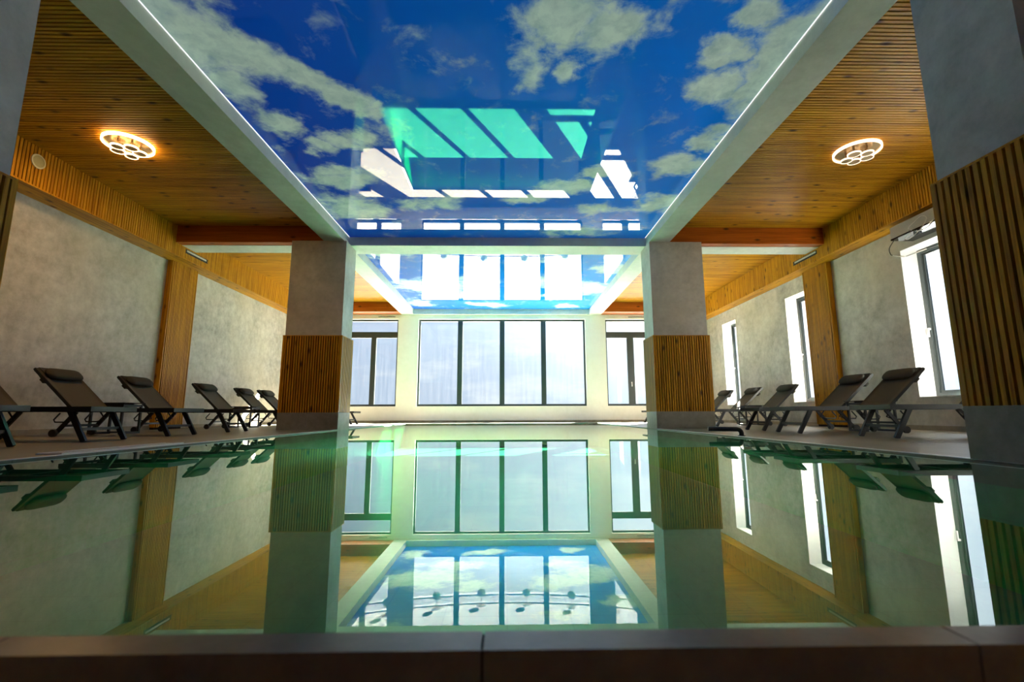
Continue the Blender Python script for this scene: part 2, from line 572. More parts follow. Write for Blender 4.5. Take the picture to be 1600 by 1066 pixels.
def box_vf(x0, x1, y0, y1, z0, z1, n=0):
    v = [(x0, y0, z0), (x1, y0, z0), (x1, y1, z0), (x0, y1, z0), (x0, y0, z1), (x1, y0, z1), (x1, y1, z1), (x0, y1, z1)]
    return v, [tuple(i + n for i in f) for f in BF]


def mesh_from(name, verts, faces, smooth=False):
    me = bpy.data.meshes.new(name)
    me.from_pydata(verts, [], faces)
    me.update()
    if smooth:
        me.polygons.foreach_set('use_smooth', [True] * len(me.polygons))
    return me


def boxes(name, lst, mat, parent=None, off=(0, 0, 0)):
    """several solid blocks of ONE piece; coordinates in world space, off = parent's place"""
    V, F = [], []
    for b in lst:
        v, f = box_vf(*b, n=len(V))
        V += [(p[0] - off[0], p[1] - off[1], p[2] - off[2]) for p in v]
        F += f
    return link(name, mesh_from(name, V, F), mat, parent)


def block(name, b, mat, parent=None, off=(0, 0, 0)):
    """one block with shared mesh data for equal sizes and materials"""
    x0, x1, y0, y1, z0, z1 = b
    s = (round(x1 - x0, 4), round(y1 - y0, 4), round(z1 - z0, 4), mat)
    if s not in MESH:
        v, f = box_vf(-s[0] / 2, s[0] / 2, -s[1] / 2, s[1] / 2, -s[2] / 2, s[2] / 2)
        MESH[s] = mesh_from(name, v, f)
    c = ((x0 + x1) / 2 - off[0], (y0 + y1) / 2 - off[1], (z0 + z1) / 2 - off[2])
    return link(name, MESH[s], mat, parent, c)


def empty(name, loc, rz=0.0, parent=None):
    o = bpy.data.objects.new(name, None)
    COL.objects.link(o)
    o.location = loc
    o.rotation_euler = (0, 0, rz)
    o.empty_display_size = 0.1
    if parent is not None:
        o.parent = parent
    return o


def tag(o, label=None, cat=None, group=None, kind=None):
    if label:
        o['label'] = label
    if cat:
        o['category'] = cat
    if group:
        o['group'] = group
    if kind:
        o['kind'] = kind
    return o


def struct(o, label=None):
    return tag(o, label, None, None, 'structure')


def tube_vf(pts, r, seg=8, n=0, closed=False):
    """round bar along a polyline"""
    pts = [Vector(p) for p in pts]
    V, F = [], []
    k = len(pts)
    prev = None
    for i, p in enumerate(pts):
        if closed:
            d = (pts[(i + 1) % k] - pts[i - 1]).normalized()
        else:
            d = (pts[min(i + 1, k - 1)] - pts[max(i - 1, 0)]).normalized()
        if prev is None:
            a = Vector((0, 0, 1)) if abs(d.z) < 0.9 else Vector((1, 0, 0))
            u = d.cross(a).normalized()
        else:
            u = (prev - d * prev.dot(d)).normalized()
        prev = u
        w = d.cross(u)
        for j in range(seg):
            t = 2 * math.pi * j / seg
            V.append(tuple(p + (u * math.cos(t) + w * math.sin(t)) * r))
    last = k if closed else k - 1
    for i in range(last):
        for j in range(seg):
            a, b2 = i * seg + j, i * seg + (j + 1) % seg
            c, d2 = ((i + 1) % k) * seg + (j + 1) % seg, ((i + 1) % k) * seg + j
            F.append((a + n, b2 + n, c + n, d2 + n))
    if not closed:
        F.append(tuple(n + j for j in range(seg))[::-1])
        F.append(tuple(n + (k - 1) * seg + j for j in range(seg)))
    return V, F


def tubes(name, paths, r, mat, parent=None, seg=8, closed=False):
    V, F = [], []
    for p in paths:
        v, f = tube_vf(p, r, seg, len(V), closed)
        V += v
        F += f
    return link(name, mesh_from(name, V, F, True), mat, parent)


def bar_vf(p, q, w, t, wdir, n=0):
    """rectangular bar from p to q; w along wdir, t across"""
    p, q = Vector(p), Vector(q)
    d = (q - p).normalized()
    a = Vector(wdir)
    a = (a - d * a.dot(d)).normalized()
    c = d.cross(a)
    V = []
    for e in (p, q):
        for su, sv in ((-1, -1), (1, -1), (1, 1), (-1, 1)):
            V.append(tuple(e + a * (su * w / 2) + c * (sv * t / 2)))
    return V, [tuple(i + n for i in f) for f in BF]


def bars(name, lst, mat, parent=None):
    V, F = [], []
    for b in lst:
        v, f = bar_vf(*b, n=len(V))
        V += v
        F += f
    return link(name, mesh_from(name, V, F), mat, parent)


def disc_vf(c, r, z0, z1, seg=28, n=0, r_in=None):
    V, F = [], []
    for z in (z0, z1):
        for rr in ([r] if r_in is None else [r, r_in]):
            for j in range(seg):
                t = 2 * math.pi * j / seg
                V.append((c[0] + rr * math.cos(t), c[1] + rr * math.sin(t), z))
    if r_in is None:
        F.append(tuple(n + j for j in range(seg))[::-1])
        F.append(tuple(n + seg + j for j in range(seg)))
        for j in range(seg):
            k = (j + 1) % seg
            F.append((n + j, n + k, n + seg + k, n + seg + j))
    else:
        o0, i0, o1, i1 = n, n + seg, n + 2 * seg, n + 3 * seg
        for j in range(seg):
            k = (j + 1) % seg
            F += [(o0 + j, i0 + j, i0 + k, o0 + k)[::-1], (o1 + j, o1 + k, i1 + k, i1 + j)[::-1],
                  (o0 + j, o0 + k, o1 + k, o1 + j), (i0 + j, i1 + j, i1 + k, i0 + k)]
    return V, F


def wall_with_holes(name, axis, p0, p1, a0, a1, z0, z1, holes, mat):
    """axis 'y': wall lies across Y from p0 to p1 thick, spans a (=x); axis 'x' the other way"""
    As = sorted({a0, a1, *[h[0] for h in holes], *[h[1] for h in holes]})
    Zs = sorted({z0, z1, *[h[2] for h in holes], *[h[3] for h in holes]})
    lst = []
    for i in range(len(As) - 1):
        run = None
        for j in range(len(Zs) - 1):
            ca, cz = (As[i] + As[i + 1]) / 2, (Zs[j] + Zs[j + 1]) / 2
            solid = not any(h[0] < ca < h[1] and h[2] < cz < h[3] for h in holes)
            if solid:
                run = [Zs[j], Zs[j + 1]] if run is None else [run[0], Zs[j + 1]]
            if (not solid or j == len(Zs) - 2) and run is not None:
                if axis == 'y':
                    lst.append((As[i], As[i + 1], p0, p1, run[0], run[1]))
                else:
                    lst.append((p0, p1, As[i], As[i + 1], run[0], run[1]))
                run = None
    return boxes(name, lst, mat)


# ------------------------------------------------------------------ room shell
TW = 0.34
MAINW = (-2.94, 2.61, 0.535, 3.42)
LEFTW = (-5.45, -3.614, 0.535, 3.42)
RIGHTW = (3.292, 5.10, 0.535, 3.42)
struct(wall_with_holes('wall_far', 'y', YF, YF + TW, WL - 0.4, WR + 0.4, -1.0, 4.2, [MAINW, LEFTW, RIGHTW], 'cream_wall'),
       'cream far wall holding the wide four-pane window')
RW = [(3.1, 4.02, 0.52, 2.96), (6.47, 7.39, 0.52, 2.96), (9.83, 10.68, 0.52, 2.96), (13.1, 13.95, 0.52, 2.96)]
struct(wall_with_holes('wall_right', 'x', WR, WR + TW, YB, YF + 0.001, -1.0, 4.2, RW, 'plaster'), 'mottled grey wall with narrow tall windows')
struct(boxes('wall_left', [(WL - TW, WL, YB, YF, -1.0, 4.2)], 'plaster'), 'windowless mottled grey wall behind the loungers')
struct(boxes('wall_back', [(WL - 0.4, WR + 0.4, YB - TW, YB, -1.0, 4.2)], 'pine_z'))
struct(boxes('roof', [(WL - 0.45, WR + 0.45, YB - 0.4, YF + 0.4, 4.2, 4.4)], 'roof_grey'))

# decks round the pool and the lower floor at the camera's end
YE = 14.22
struct(boxes('floor_left', [(WL, XL, YB, YF, -0.12, DZ)], 'deck_tile'), 'tiled pool deck along the windowless wall')
struct(boxes('floor_right', [(XR, WR, YB, YF, -0.12, DZ)], 'deck_tile'), 'tiled pool deck along the wall with narrow windows')
struct(boxes('floor_far', [(XL, XR, YE, YF, -0.12, DZ)], 'deck_tile'), 'tiled strip of deck below the wide window')
struct(boxes('floor_near', [(XL, XR, YB, 0.60, -0.60, -0.42)], 'rim_stone'))
PD = -0.67
struct(boxes('floor_pool', [(XL - 0.1, XR + 0.1, 0.5, YE + 0.1, PD - 0.12, PD)], 'pool_tile_floor'), 'pale green tiled bottom of the pool')
struct(boxes('wall_pool_left', [(XL - 0.12, XL, 0.5, YE, PD, -0.12)], 'pool_tile_x'))
struct(boxes('wall_pool_right', [(XR, XR + 0.12, 0.5, YE, PD, -0.12)], 'pool_tile_x'))
struct(boxes('wall_pool_far', [(XL, XR, YE, YE + 0.12, PD, -0.12)], 'pool_tile_y'))
wn_ = struct(boxes('wall_pool_near', [(XL, XR, 0.63, 0.66, PD, -0.02)], 'pool_tile_y'), 'dark stone rim of the pool before the camera')
x = XL + 0.005
edges = [-3.03, -2.43, -1.83, -1.23, -0.63, -0.03, 0.57, 1.17, 1.77, 2.37, 2.713]
for a, b in zip(edges[:-1], edges[1:]):
    block('tile', (a + 0.0015, b - 0.0015, 0.605, 0.655, -0.42, 0.003), 'rim_stone', wn_)
block('joint_bed', (XL, XR, 0.608, 0.652, -0.41, 0.0005), 'slat_backing', wn_)
wt = mesh_from('pool_water', [(XL, 0.65, 0), (XR, 0.65, 0), (XR, YE, 0), (XL, YE, 0)], [(0, 1, 2, 3)])
struct(link('pool_water', wt, 'pool_water'), 'still green mirror-like water of the indoor pool')

# pale coping strips along the water and the stone skirting along the walls
struct(boxes('trim_1', [(XL - 0.05, XL, 0.66, 8.555, DZ, DZ + 0.004), (XL - 0.05, XL, 9.185, YE, DZ, DZ + 0.004)], 'grate_white'), 'thin pale strip edging the water by the windowless side')
struct(boxes('trim_2', [(XR, XR + 0.05, 0.66, 8.555, DZ, DZ + 0.004), (XR, XR + 0.05, 9.185, YE, DZ, DZ + 0.004)], 'grate_white'), 'thin pale strip edging the water by the windowed side')
struct(boxes('baseboard_left', [(WL, WL + 0.012, YB, 9.04, DZ, 0.085), (WL, WL + 0.012, 9.82, YF, DZ, 0.085)], 'baseboard_stone'))
struct(boxes('baseboard_right', [(WR - 0.012, WR, YB, 9.04, DZ, 0.085), (WR - 0.012, WR, 9.82, YF, DZ, 0.085)], 'baseboard_stone'))
struct(boxes('baseboard_far', [(WL, WR, YF - 0.012, YF, DZ, 0.085)], 'baseboard_stone'))

# concrete beams
YC0, YC1 = 8.835, 9.335
struct(boxes('beam_left', [(BLO, BLI, YB, YF, HB, 4.2)], 'beam_plaster'), 'long pale concrete beam beside the sky ceiling, windowless side')
struct(boxes('beam_right', [(BRI, BRO, YB, YF, HB, 4.2)], 'beam_plaster'), 'long pale concrete beam beside the sky ceiling, windowed side')
struct(boxes('beam_cross', [(BLI, BRI, YC0, YC1, HB, 4.2)], 'beam_plaster'), 'concrete cross beam between the two sky ceilings')
struct(boxes('beam_cross_left', [(SL, BLO, 8.86, 9.28, HB, 4.2)], 'beam_plaster'))
struct(boxes('beam_cross_right', [(BRO, SR, 8.86, 9.28, HB, 4.2)], 'beam_plaster'))
struct(boxes('beam_near', [(BLI, BRI, 1.9, 2.4, HB, 4.2)], 'beam_plaster'))
struct(boxes('beam_far', [(BLI, BRI, 15.22, YF, HB, 4.2)], 'beam_plaster'), 'concrete beam above the wide far window')

# printed sky ceilings
for nm, y0, y1, mat, lab in (('ceiling_sky_near', 2.4, YC0, 'sky_print_near', 'glossy stretch ceiling printed with deep blue sky, over the near water'),
                             ('ceiling_sky_far', YC1, 15.22, 'sky_print_far', 'glossy stretch ceiling printed with pale cloudy sky, by the wide window'),
                             ('ceiling_sky_back', YB, 1.9, 'sky_print_near', None)):
    o = struct(boxes(nm, [(BLI + 0.012, BRI - 0.012, y0, y1, HC, HC + 0.03)], mat), lab)
    if nm == 'ceiling_sky_near':
        for sx in (BLI + 0.004, BRI - 0.010):
            block('light_strip', (sx, sx + 0.006, y0 + 0.05, y1 - 0.02, HC - 0.004, HC + 0.02), 'led_white', o)

# ------------------------------------------------------------------ slatted timber
PITCH = 0.047


def slat_run(parent, kind, lo, hi, fixed, mat, near_lo, near_hi):
    """slats stepping along Y from lo to hi; those between near_lo and near_hi single, the rest joined"""
    V, F = [], []
    n = int((hi - lo) / PITCH)
    for i in range(n):
        y = lo + i * PITCH + 0.006
        if kind == 'ceil':
            b = (fixed[0], fixed[1], y, y + 0.032, fixed[2], fixed[2] + 0.026)
        else:
            b = (fixed[0], fixed[1], y, y + 0.032, fixed[2], fixed[3])
        if near_lo <= y < near_hi:
            block('slat', b, mat, parent)
        else:
            v, f = box_vf(*b, n=len(V))
            V += v
            F += f
    if V:
        o = link('slat_field', mesh_from('slat_field', V, F), mat, parent)
        o['kind'] = 'stuff'


for side, x0, x1, nm in ((-1, SL, BLO, 'left'), (1, BRO, SR, 'right')):
    c = struct(boxes('ceiling_%s_near' % nm, [(x0, x1, YB, 8.69, ZC + 0.026, ZC + 0.05)], 'slat_backing'),
               'pine slat ceiling with a ring lamp, %s side aisle, first bay' % ('windowless' if side < 0 else 'windowed'))
    slat_run(c, 'ceil', YB, 8.69, (x0, x1, ZC), 'pine_x', 3.2, 8.7)
    c = struct(boxes('ceiling_%s_far' % nm, [(x0, x1, 9.28, YF, ZC + 0.026, ZC + 0.05)], 'slat_backing'),
               'sunlit pine slat ceiling, %s side aisle, far bay' % ('windowless' if side < 0 else 'windowed'))
    slat_run(c, 'ceil', 9.28, 14.86, (x0, x1, ZC), 'pine_x', 0, 0)
    struct(boxes('beam_wood_%s_near' % nm, [(x0, x1, 8.69, 8.86, HB + 0.006, ZC + 0.02)], 'pine_dark_x'),
           'reddish timber beam end crossing the %s aisle beside the column' % ('windowless' if side < 0 else 'windowed'))
    struct(boxes('beam_wood_%s_far' % nm, [(x0, x1, 14.86, YF - 0.002, HB + 0.006, ZC + 0.02)], 'pine_dark_x'),
           'reddish timber beam above the window ending the %s aisle' % ('windowless' if side < 0 else 'windowed'))
    # soffit box along the wall
    xw = WL if side < 0 else WR
    xs = SL if side < 0 else SR
    s = struct(boxes('cornice_%s' % nm, [(min(xw, xs - side * -0.0), max(xw, xs), YB, YF, ZS + 0.02, 4.19)] if False else
                     [((xw, xs - 0.024) if side < 0 else (xs + 0.024, xw)) + (YB, YF, ZS + 0.022, 4.19)], 'slat_backing'),
               'pine-clad dropped soffit along the %s wall' % ('windowless' if side < 0 else 'windowed'))
    fx = (xs - 0.024, xs) if side < 0 else (xs, xs + 0.024)
    slat_run(s, 'soffit', YB, YF, (fx[0], fx[1], ZS, ZC + 0.022), 'pine_z', 3.0, 9.3)
    w = abs(xw - xs) / 4
    for k in range(4):
        a = min(xw, xs) + k * w
        block('board', (a + 0.002, a + w - 0.002, YB, YF, ZS, ZS + 0.022), 'pine_y', s)

# timber-clad pilasters on the side walls
for side, xw, nm, lab in ((-1, WL, 'trim_3', 'pine slat pilaster on the windowless wall between loungers'),
                          (1, WR, 'trim_4', 'pine slat pilaster beside a window on the opposite wall')):
    xi = xw - side * 0.10
    a, b = (xw, xi) if side < 0 else (xi, xw)
    p = struct(boxes(nm, [(a if side < 0 else a + 0.022, b - 0.022 if side < 0 else b, 9.06, 9.80, DZ, ZS)], 'slat_backing'), lab)
    f0, f1 = (xi - 0.022, xi) if side < 0 else (xi, xi + 0.022)
    for k in range(16):
        y = 9.092 + k * 0.0428
        block('slat', (f0, f1, y, y + 0.028, 0.05, ZS), 'pine_z', p)
    for y in (9.04, 9.782):
        block('side_board', (min(xw, xi) - (0.0 if side < 0 else 0.004), max(xw, xi) + (0.004 if side < 0 else 0.0), y, y + 0.02, 0.05, ZS), 'pine_z', p)

# ------------------------------------------------------------------ columns
CP = 0.043


def column(n, x0, x1, y0, y1, label, tiles):
    """plinth tiles, slat cladding with corner boards and cap, plaster shaft"""
    off = ((x0 + x1) / 2, (y0 + y1) / 2, 0.0)
    e = struct(empty('column_%d' % n, off), label)
    q = 0.028
    boxes('shaft', [(x0 + q, x1 - q, y0 + q, y1 - q, ZP, HB)], 'column_plaster', e, off)
    boxes('plinth_core', [(x0 + 0.012, x1 - 0.012, y0 + 0.012, y1 - 0.012, -0.1, ZP - 0.002)], 'plinth_stone', e, off)
    wx = (x1 - x0) / tiles
    for k in range(tiles):
        for yy in ((y0, y0 + 0.012), (y1 - 0.012, y1)):
            block('tile', (x0 + k * wx + 0.001, x0 + (k + 1) * wx - 0.001, yy[0], yy[1], -0.02, ZP), 'plinth_stone', e, off)
    for xx in ((x0, x0 + 0.012), (x1 - 0.012, x1)):
        block('tile', (xx[0], xx[1], y0 + 0.013, y1 - 0.013, -0.02, ZP), 'plinth_stone', e, off)
    # dark lining behind the slats
    boxes('lining', [(x0 + 0.024, x1 - 0.024, y0 + 0.024, y1 - 0.024, ZP + 0.001, ZW - 0.012)], 'slat_backing', e, off)
    # corner boards
    for cx_ in (0, 1):
        for cy_ in (0, 1):
            xa = x0 if cx_ == 0 else x1 - 0.036
            ya = y0 if cy_ == 0 else y1 - 0.036
            block('corner_board', (xa, xa + 0.036, ya, ya + 0.036, ZP + 0.001, ZW - 0.014), 'pine_z', e, off)
    # slats, evenly spaced between the corner boards
    for lo, hi, ax in ((x0, x1, 'x'), (y0, y1, 'y')):
        span = hi - lo - 0.072
        cnt = int(span / CP)
        st = span / cnt
        for k in range(cnt):
            a = lo + 0.036 + k * st + (st - 0.027) / 2
            for far in (0, 1):
                if ax == 'x':
                    yy = (y0 + 0.002, y0 + 0.024) if not far else (y1 - 0.024, y1 - 0.002)
                    block('slat', (a, a + 0.027, yy[0], yy[1], ZP + 0.001, ZW - 0.014), 'pine_z', e, off)
                else:
                    xx = (x0 + 0.002, x0 + 0.024) if not far else (x1 - 0.024, x1 - 0.002)
                    block('slat', (xx[0], xx[1], a, a + 0.027, ZP + 0.001, ZW - 0.014), 'pine_z', e, off)
    boxes('cap', [(x0, x1, y0, y0 + 0.03, ZW - 0.014, ZW), (x0, x1, y1 - 0.03, y1, ZW - 0.014, ZW),
                  (x0, x0 + 0.03, y0 + 0.03, y1 - 0.03, ZW - 0.014, ZW), (x1 - 0.03, x1, y0 + 0.03, y1 - 0.03, ZW - 0.014, ZW)], 'pine_x', e, off)
    return e


column(1, XLO, XL, 2.15, 2.77, 'column at the picture edge on the windowless side, pine slats below plaster', 2)
column(2, XR, XRO, 2.15, 2.77, 'large near column with wide pine slats over a stone plinth, windowed side', 2)
column(3, XLO, XL, 8.56, 9.18, 'dark shaded column midway along the windowless side of the pool', 2)
column(4, XR, XRO, 8.56, 9.18, 'slat-clad column midway along the windowed side of the pool', 2)


# ------------------------------------------------------------------ windows
def win_far(n, hole, mull, transom, label, handle=None):
    x0, x1, z0, z1 = hole
    yf = YF + 0.10
    off = ((x0 + x1) / 2, yf, z0)
    e = struct(empty('window_%d' % n, off), label)
    fw_ = 0.05
    boxes('frame', [(x0, x0 + fw_, yf, yf + 0.08, z0, z1), (x1 - fw_, x1, yf, yf + 0.08, z0, z1),
                    (x0 + fw_, x1 - fw_, yf, yf + 0.08, z0, z0 + 0.07), (x0 + fw_, x1 - fw_, yf, yf + 0.08, z1 - 0.06, z1)], 'frame_anthracite', e, off)
    xs = [x0 + fw_]
    for a, b in mull:
        top = z1 - 0.06 if transom is None else transom[0]
        block('mullion', (a, b, yf, yf + 0.08, z0 + 0.07, top), 'frame_anthracite', e, off)
        xs += [a, b]
    xs.append(x1 - fw_)
    top = z1 - 0.06 if transom is None else transom[0]
    for i in range(0, len(xs), 2):
        block('pane', (xs[i], xs[i + 1], yf + 0.035, yf + 0.041, z0 + 0.07, top), 'pane_glass', e, off)
    if transom:
        block('transom', (x0 + fw_, x1 - fw_, yf, yf + 0.08, transom[0], transom[1]), 'frame_anthracite', e, off)
        block('pane', (x0 + fw_, x1 - fw_, yf + 0.035, yf + 0.041, transom[1], z1 - 0.06), 'pane_glass', e, off)
    if handle:
        bars('handle', [((handle[0] - off[0], -0.02, handle[1] - z0 + 0.02), (handle[0] - off[0], -0.02, handle[1] - z0 - 0.13), 0.022, 0.02, (1, 0, 0)),
                        ((handle[0] - off[0], 0.004, handle[1] - z0), (handle[0] - off[0], -0.025, handle[1] - z0), 0.03, 0.03, (1, 0, 0))], 'handle_white', e)
    # outer ledge
    boxes('sill', [(x0 - 0.02, x1 + 0.02, YF - 0.012, yf, z0 - 0.015, z0)], 'white_paint', e, off)
    return e


win_far(1, MAINW, [(-1.645, -1.485), (-0.245, -0.085), (1.135, 1.295)], None, 'wide four-pane window in the far wall')
win_far(2, LEFTW, [(-4.51, -4.345)], (2.80, 3.0), 'far window with transom on the windowless side of the pool')
win_far(3, RIGHTW, [(4.02, 4.24)], (2.80, 3.0), 'far window with transom and white handle on the windowed side', (4.13, 1.30))


def win_side(n, hole, label):
    y0, y1, z0, z1 = hole
    xf = WR + 0.27
    off = (xf, (y0 + y1) / 2, z0)
    e = struct(empty('window_%d' % n, off), label)
    f = 0.075
    boxes('frame', [(xf, xf + 0.07, y0, y0 + f, z0, z1), (xf, xf + 0.07, y1 - f, y1, z0, z1),
                    (xf, xf + 0.07, y0 + f, y1 - f, z0, z0 + f), (xf, xf + 0.07, y0 + f, y1 - f, z1 - f, z1)], 'frame_anthracite', e, off)
    g2 = f + 0.035
    boxes('sash', [(xf + 0.02, xf + 0.055, y0 + f, y0 + g2, z0 + f, z1 - f), (xf + 0.02, xf + 0.055, y1 - g2, y1 - f, z0 + f, z1 - f),
                   (xf + 0.02, xf + 0.055, y0 + g2, y1 - g2, z0 + f, z0 + g2), (xf + 0.02, xf + 0.055, y0 + g2, y1 - g2, z1 - g2, z1 - f)], 'frame_anthracite', e, off)
    block('pane', (xf + 0.034, xf + 0.040, y0 + g2, y1 - g2, z0 + g2, z1 - g2), 'pane_glass', e, off)
    # white plastered reveals
    boxes('reveal', [(WR - 0.004, xf, y1 - 0.006, y1 + 0.0, z0, z1), (WR - 0.004, xf, y0, y0 + 0.006, z0, z1),
                     (WR - 0.004, xf, y0 + 0.006, y1 - 0.006, z1 - 0.006, z1), (WR - 0.02, xf, y0 + 0.006, y1 - 0.006, z0, z0 + 0.012)], 'white_paint', e, off)
    yh = y1 - f / 2 - 0.02
    zh = 1.62 - z0
    bars('handle', [((-0.035, yh - off[1], zh), (-0.035, yh - off[1], zh - 0.13), 0.022, 0.02, (0, 1, 0)),
                    ((0.0, yh - off[1], zh), (-0.045, yh - off[1], zh), 0.03, 0.03, (0, 1, 0))], 'handle_white', e)
    return e


win_side(4, RW[1], 'tall narrow window showing beside the near slatted column')
win_side(5, RW[2], 'tall narrow window beside the pine pilaster')
win_side(6, RW[3], 'small far tall window beyond the middle column')
win_side(7, RW[0], 'tall narrow window hidden behind the near column')


def portal(name, loc, sx, sy, direction):
    l = bpy.data.lights.new(name, 'AREA')
    l.shape = 'RECTANGLE'
    l.size, l.size_y = sx, sy
    l.cycles.is_portal = True
    o = bpy.data.objects.new(name, l)
    COL.objects.link(o)
    o.location = loc
    o.rotation_euler = Vector(direction).to_track_quat('-Z', 'Z' if abs(direction[2]) < 0.9 else 'Y').to_euler()


for h in (MAINW, LEFTW, RIGHTW):
    portal('window_portal', ((h[0] + h[1]) / 2, YF + 0.30, (h[2] + h[3]) / 2), h[1] - h[0], h[3] - h[2], (0, -1, 0))
for h in RW:
    portal('window_portal', (WR + 0.335, (h[0] + h[1]) / 2, (h[2] + h[3]) / 2), h[1] - h[0], h[3] - h[2], (-1, 0, 0))


# ------------------------------------------------------------------ sun loungers
def copy_tree(o, parent=None):
    c = o.copy()
    COL.objects.link(c)
    if parent is not None:
        c.parent = parent
    for ch in list(o.children):
        copy_tree(ch, c)
    return c


def sling(name, p0, p1, half, sag, mat, parent, thick=0.006, nu=8, nv=8):
    """cloth strip from p0 to p1 (s, z) sagging a little between its rails"""
    p0, p1 = Vector((p0[0], 0, p0[1])), Vector((p1[0], 0, p1[1]))
    d = (p1 - p0).normalized()
    nrm = Vector((-d.z, 0, d.x))
    V, F = [], []
    for lay in (0, 1):
        for i in range(nu + 1):
            for j in range(nv + 1):
                u, v = i / nu, j / nv
                k = 4 * v * (1 - v) * math.sin(math.pi * min(max(u, 0.04), 0.96))
                p = p0.lerp(p1, u) + Vector((0, (v * 2 - 1) * half, 0)) - nrm * (sag * k) - nrm * (thick * lay)
                V.append(tuple(p))
    w = nv + 1
    tot = (nu + 1) * w
    for i in range(nu):
        for j in range(nv):
            a = i * w + j
            F.append((a, a + w, a + w + 1, a + 1))
            F.append((tot + a, tot + a + 1, tot + a + w + 1, tot + a + w))
    rim = [i * w for i in range(nu + 1)] + [nu * w + j for j in range(1, w)] + [i * w + nv for i in range(nu - 1, -1, -1)] + [j for j in range(nv - 1, 0, -1)]
    for a, b in zip(rim, rim[1:] + rim[:1]):
        F.append((a, b, b + tot, a + tot))
    me = mesh_from(name, V, F, True)
    return link(name, me, mat, parent)


def lounger():
    e = empty('sun_lounger', (0, 0, DZ))
    H, T = 0.285, 0.335          # half width, rail centre height
    pv, tp = (1.31, T + 0.005), (1.865, 0.865)
    M = 'lounger_metal'
    bars('frame', [((0.0, -H, T), (1.36, -H, T), 0.032, 0.052, (0, 1, 0)), ((0.0, H, T), (1.36, H, T), 0.032, 0.052, (0, 1, 0)),
                   ((0.018, -H, T), (0.018, H, T), 0.036, 0.050, (1, 0, 0)), ((1.345, -H, T - 0.01), (1.345, H, T - 0.01), 0.03, 0.03, (1, 0, 0)),
                   ((0.62, -H, T - 0.02), (0.62, H, T - 0.02), 0.03, 0.02, (1, 0, 0))], M, e)
    sling('seat', (0.03, T + 0.024), (1.31, T + 0.022), H - 0.012, 0.012, 'sling_fabric', e)
    for s in (-1, 1):
        bars('leg', [((0.245, s * (H - 0.03), T - 0.02), (0.065, s * (H - 0.03), 0.0), 0.028, 0.052, (0, 1, 0))], M, e)
    for s in (-1, 1):
        lg = bars('leg', [((1.27, s * (H - 0.03), T - 0.02), (1.49, s * (H - 0.03), 0.05), 0.028, 0.045, (0, 1, 0))], M, e)
        V, F = disc_vf((0, 0), 0.047, -0.016, 0.016, 18)
        wm = mesh_from('wheel', [(1.50 + p[0], s * (H + 0.0) + p[2], 0.047 + p[1]) for p in V], F)
        link('wheel', wm, 'wheel_rubber', lg)
    bars('stretcher', [((0.14, -H + 0.03, 0.13), (0.14, H - 0.03, 0.13), 0.03, 0.03, (1, 0, 0))], M, e)
    bars('stretcher', [((1.41, -H + 0.03, 0.14), (1.41, H - 0.03, 0.14), 0.03, 0.03, (1, 0, 0))], M, e)
    d = Vector((tp[0] - pv[0], 0, tp[1] - pv[1])).normalized()
    bf = bars('backrest_frame', [((pv[0], -H + 0.03, pv[1]), (tp[0], -H + 0.03, tp[1]), 0.028, 0.040, (0, 1, 0)),
                                 ((pv[0], H - 0.03, pv[1]), (tp[0], H - 0.03, tp[1]), 0.028, 0.040, (0, 1, 0)),
                                 ((tp[0], -H + 0.016, tp[1]), (tp[0], H - 0.016, tp[1]), 0.036, 0.03, tuple(d))], M, e)
    for s in (-1, 1):
        tubes('support_arm', [[(1.48, s * (H - 0.06), 0.49), (1.36, s * (H - 0.06), 0.30), (1.30, s * (H - 0.06), 0.22), (1.40, s * (H - 0.06), 0.185), (1.55, s * (H - 0.06), 0.185),
                           (1.57, s * (H - 0.06), 0.215), (1.50, s * (H - 0.06), 0.30)]], 0.010, M, e, 6)
    nrm = Vector((-d.z, 0, d.x))
    o0 = nrm * 0.024
    sling('backrest', (pv[0] + o0.x, pv[1] + o0.z), (tp[0] + o0.x, tp[1] + o0.z), H - 0.012, 0.014, 'sling_fabric', e)
    # pillow: soft roll lying on the upper backrest
    c = Vector((pv[0], 0, pv[1])).lerp(Vector((tp[0], 0, tp[1])), 0.82) + nrm * 0.062
    V, F = [], []
    nl, ns = 14, 16
    for i in range(nl + 1):
        t = i / nl * 2 - 1
        k = max(1 - abs(t) ** 7, 0.0) ** 0.5 * 0.9 + 0.08
        for j in range(ns):
            a = 2 * math.pi * j / ns
            u = math.copysign(abs(math.cos(a)) ** 0.75, math.cos(a)) * 0.098 * k
            v = math.copysign(abs(math.sin(a)) ** 0.85, math.sin(a)) * 0.044 * k
            V.append(tuple(c + d * u + nrm * v + Vector((0, t * (H - 0.035), 0))))
    for i in range(nl):
        for j in range(ns):
            a, b2 = i * ns + j, i * ns + (j + 1) % ns
            F.append((a, b2, b2 + ns, a + ns))
    F.append(tuple(range(ns))[::-1])
    F.append(tuple(nl * ns + j for j in range(ns)))
    pl = link('pillow', mesh_from('pillow', V, F, True), 'pillow_fabric', e)
    # weighted strap that hangs the pillow over the top bar
    q = Vector((tp[0], 0, tp[1]))
    bars('strap', [(tuple(q + nrm * 0.03 - d * 0.10), tuple(q + nrm * 0.026 + d * 0.012), 0.46, 0.006, (0, 1, 0)),
                   (tuple(q + nrm * 0.026 + d * 0.012), tuple(q - nrm * 0.03 + d * 0.012), 0.46, 0.006, (0, 1, 0)),
                   (tuple(q - nrm * 0.03 + d * 0.012), tuple(q - nrm * 0.05 - d * 0.16), 0.46, 0.010, (0, 1, 0)),
                   (tuple(q - nrm * 0.06 - d * 0.11), tuple(q - nrm * 0.06 - d * 0.18), 0.44, 0.035, (0, 1, 0))], 'pillow_fabric', pl)
    return e


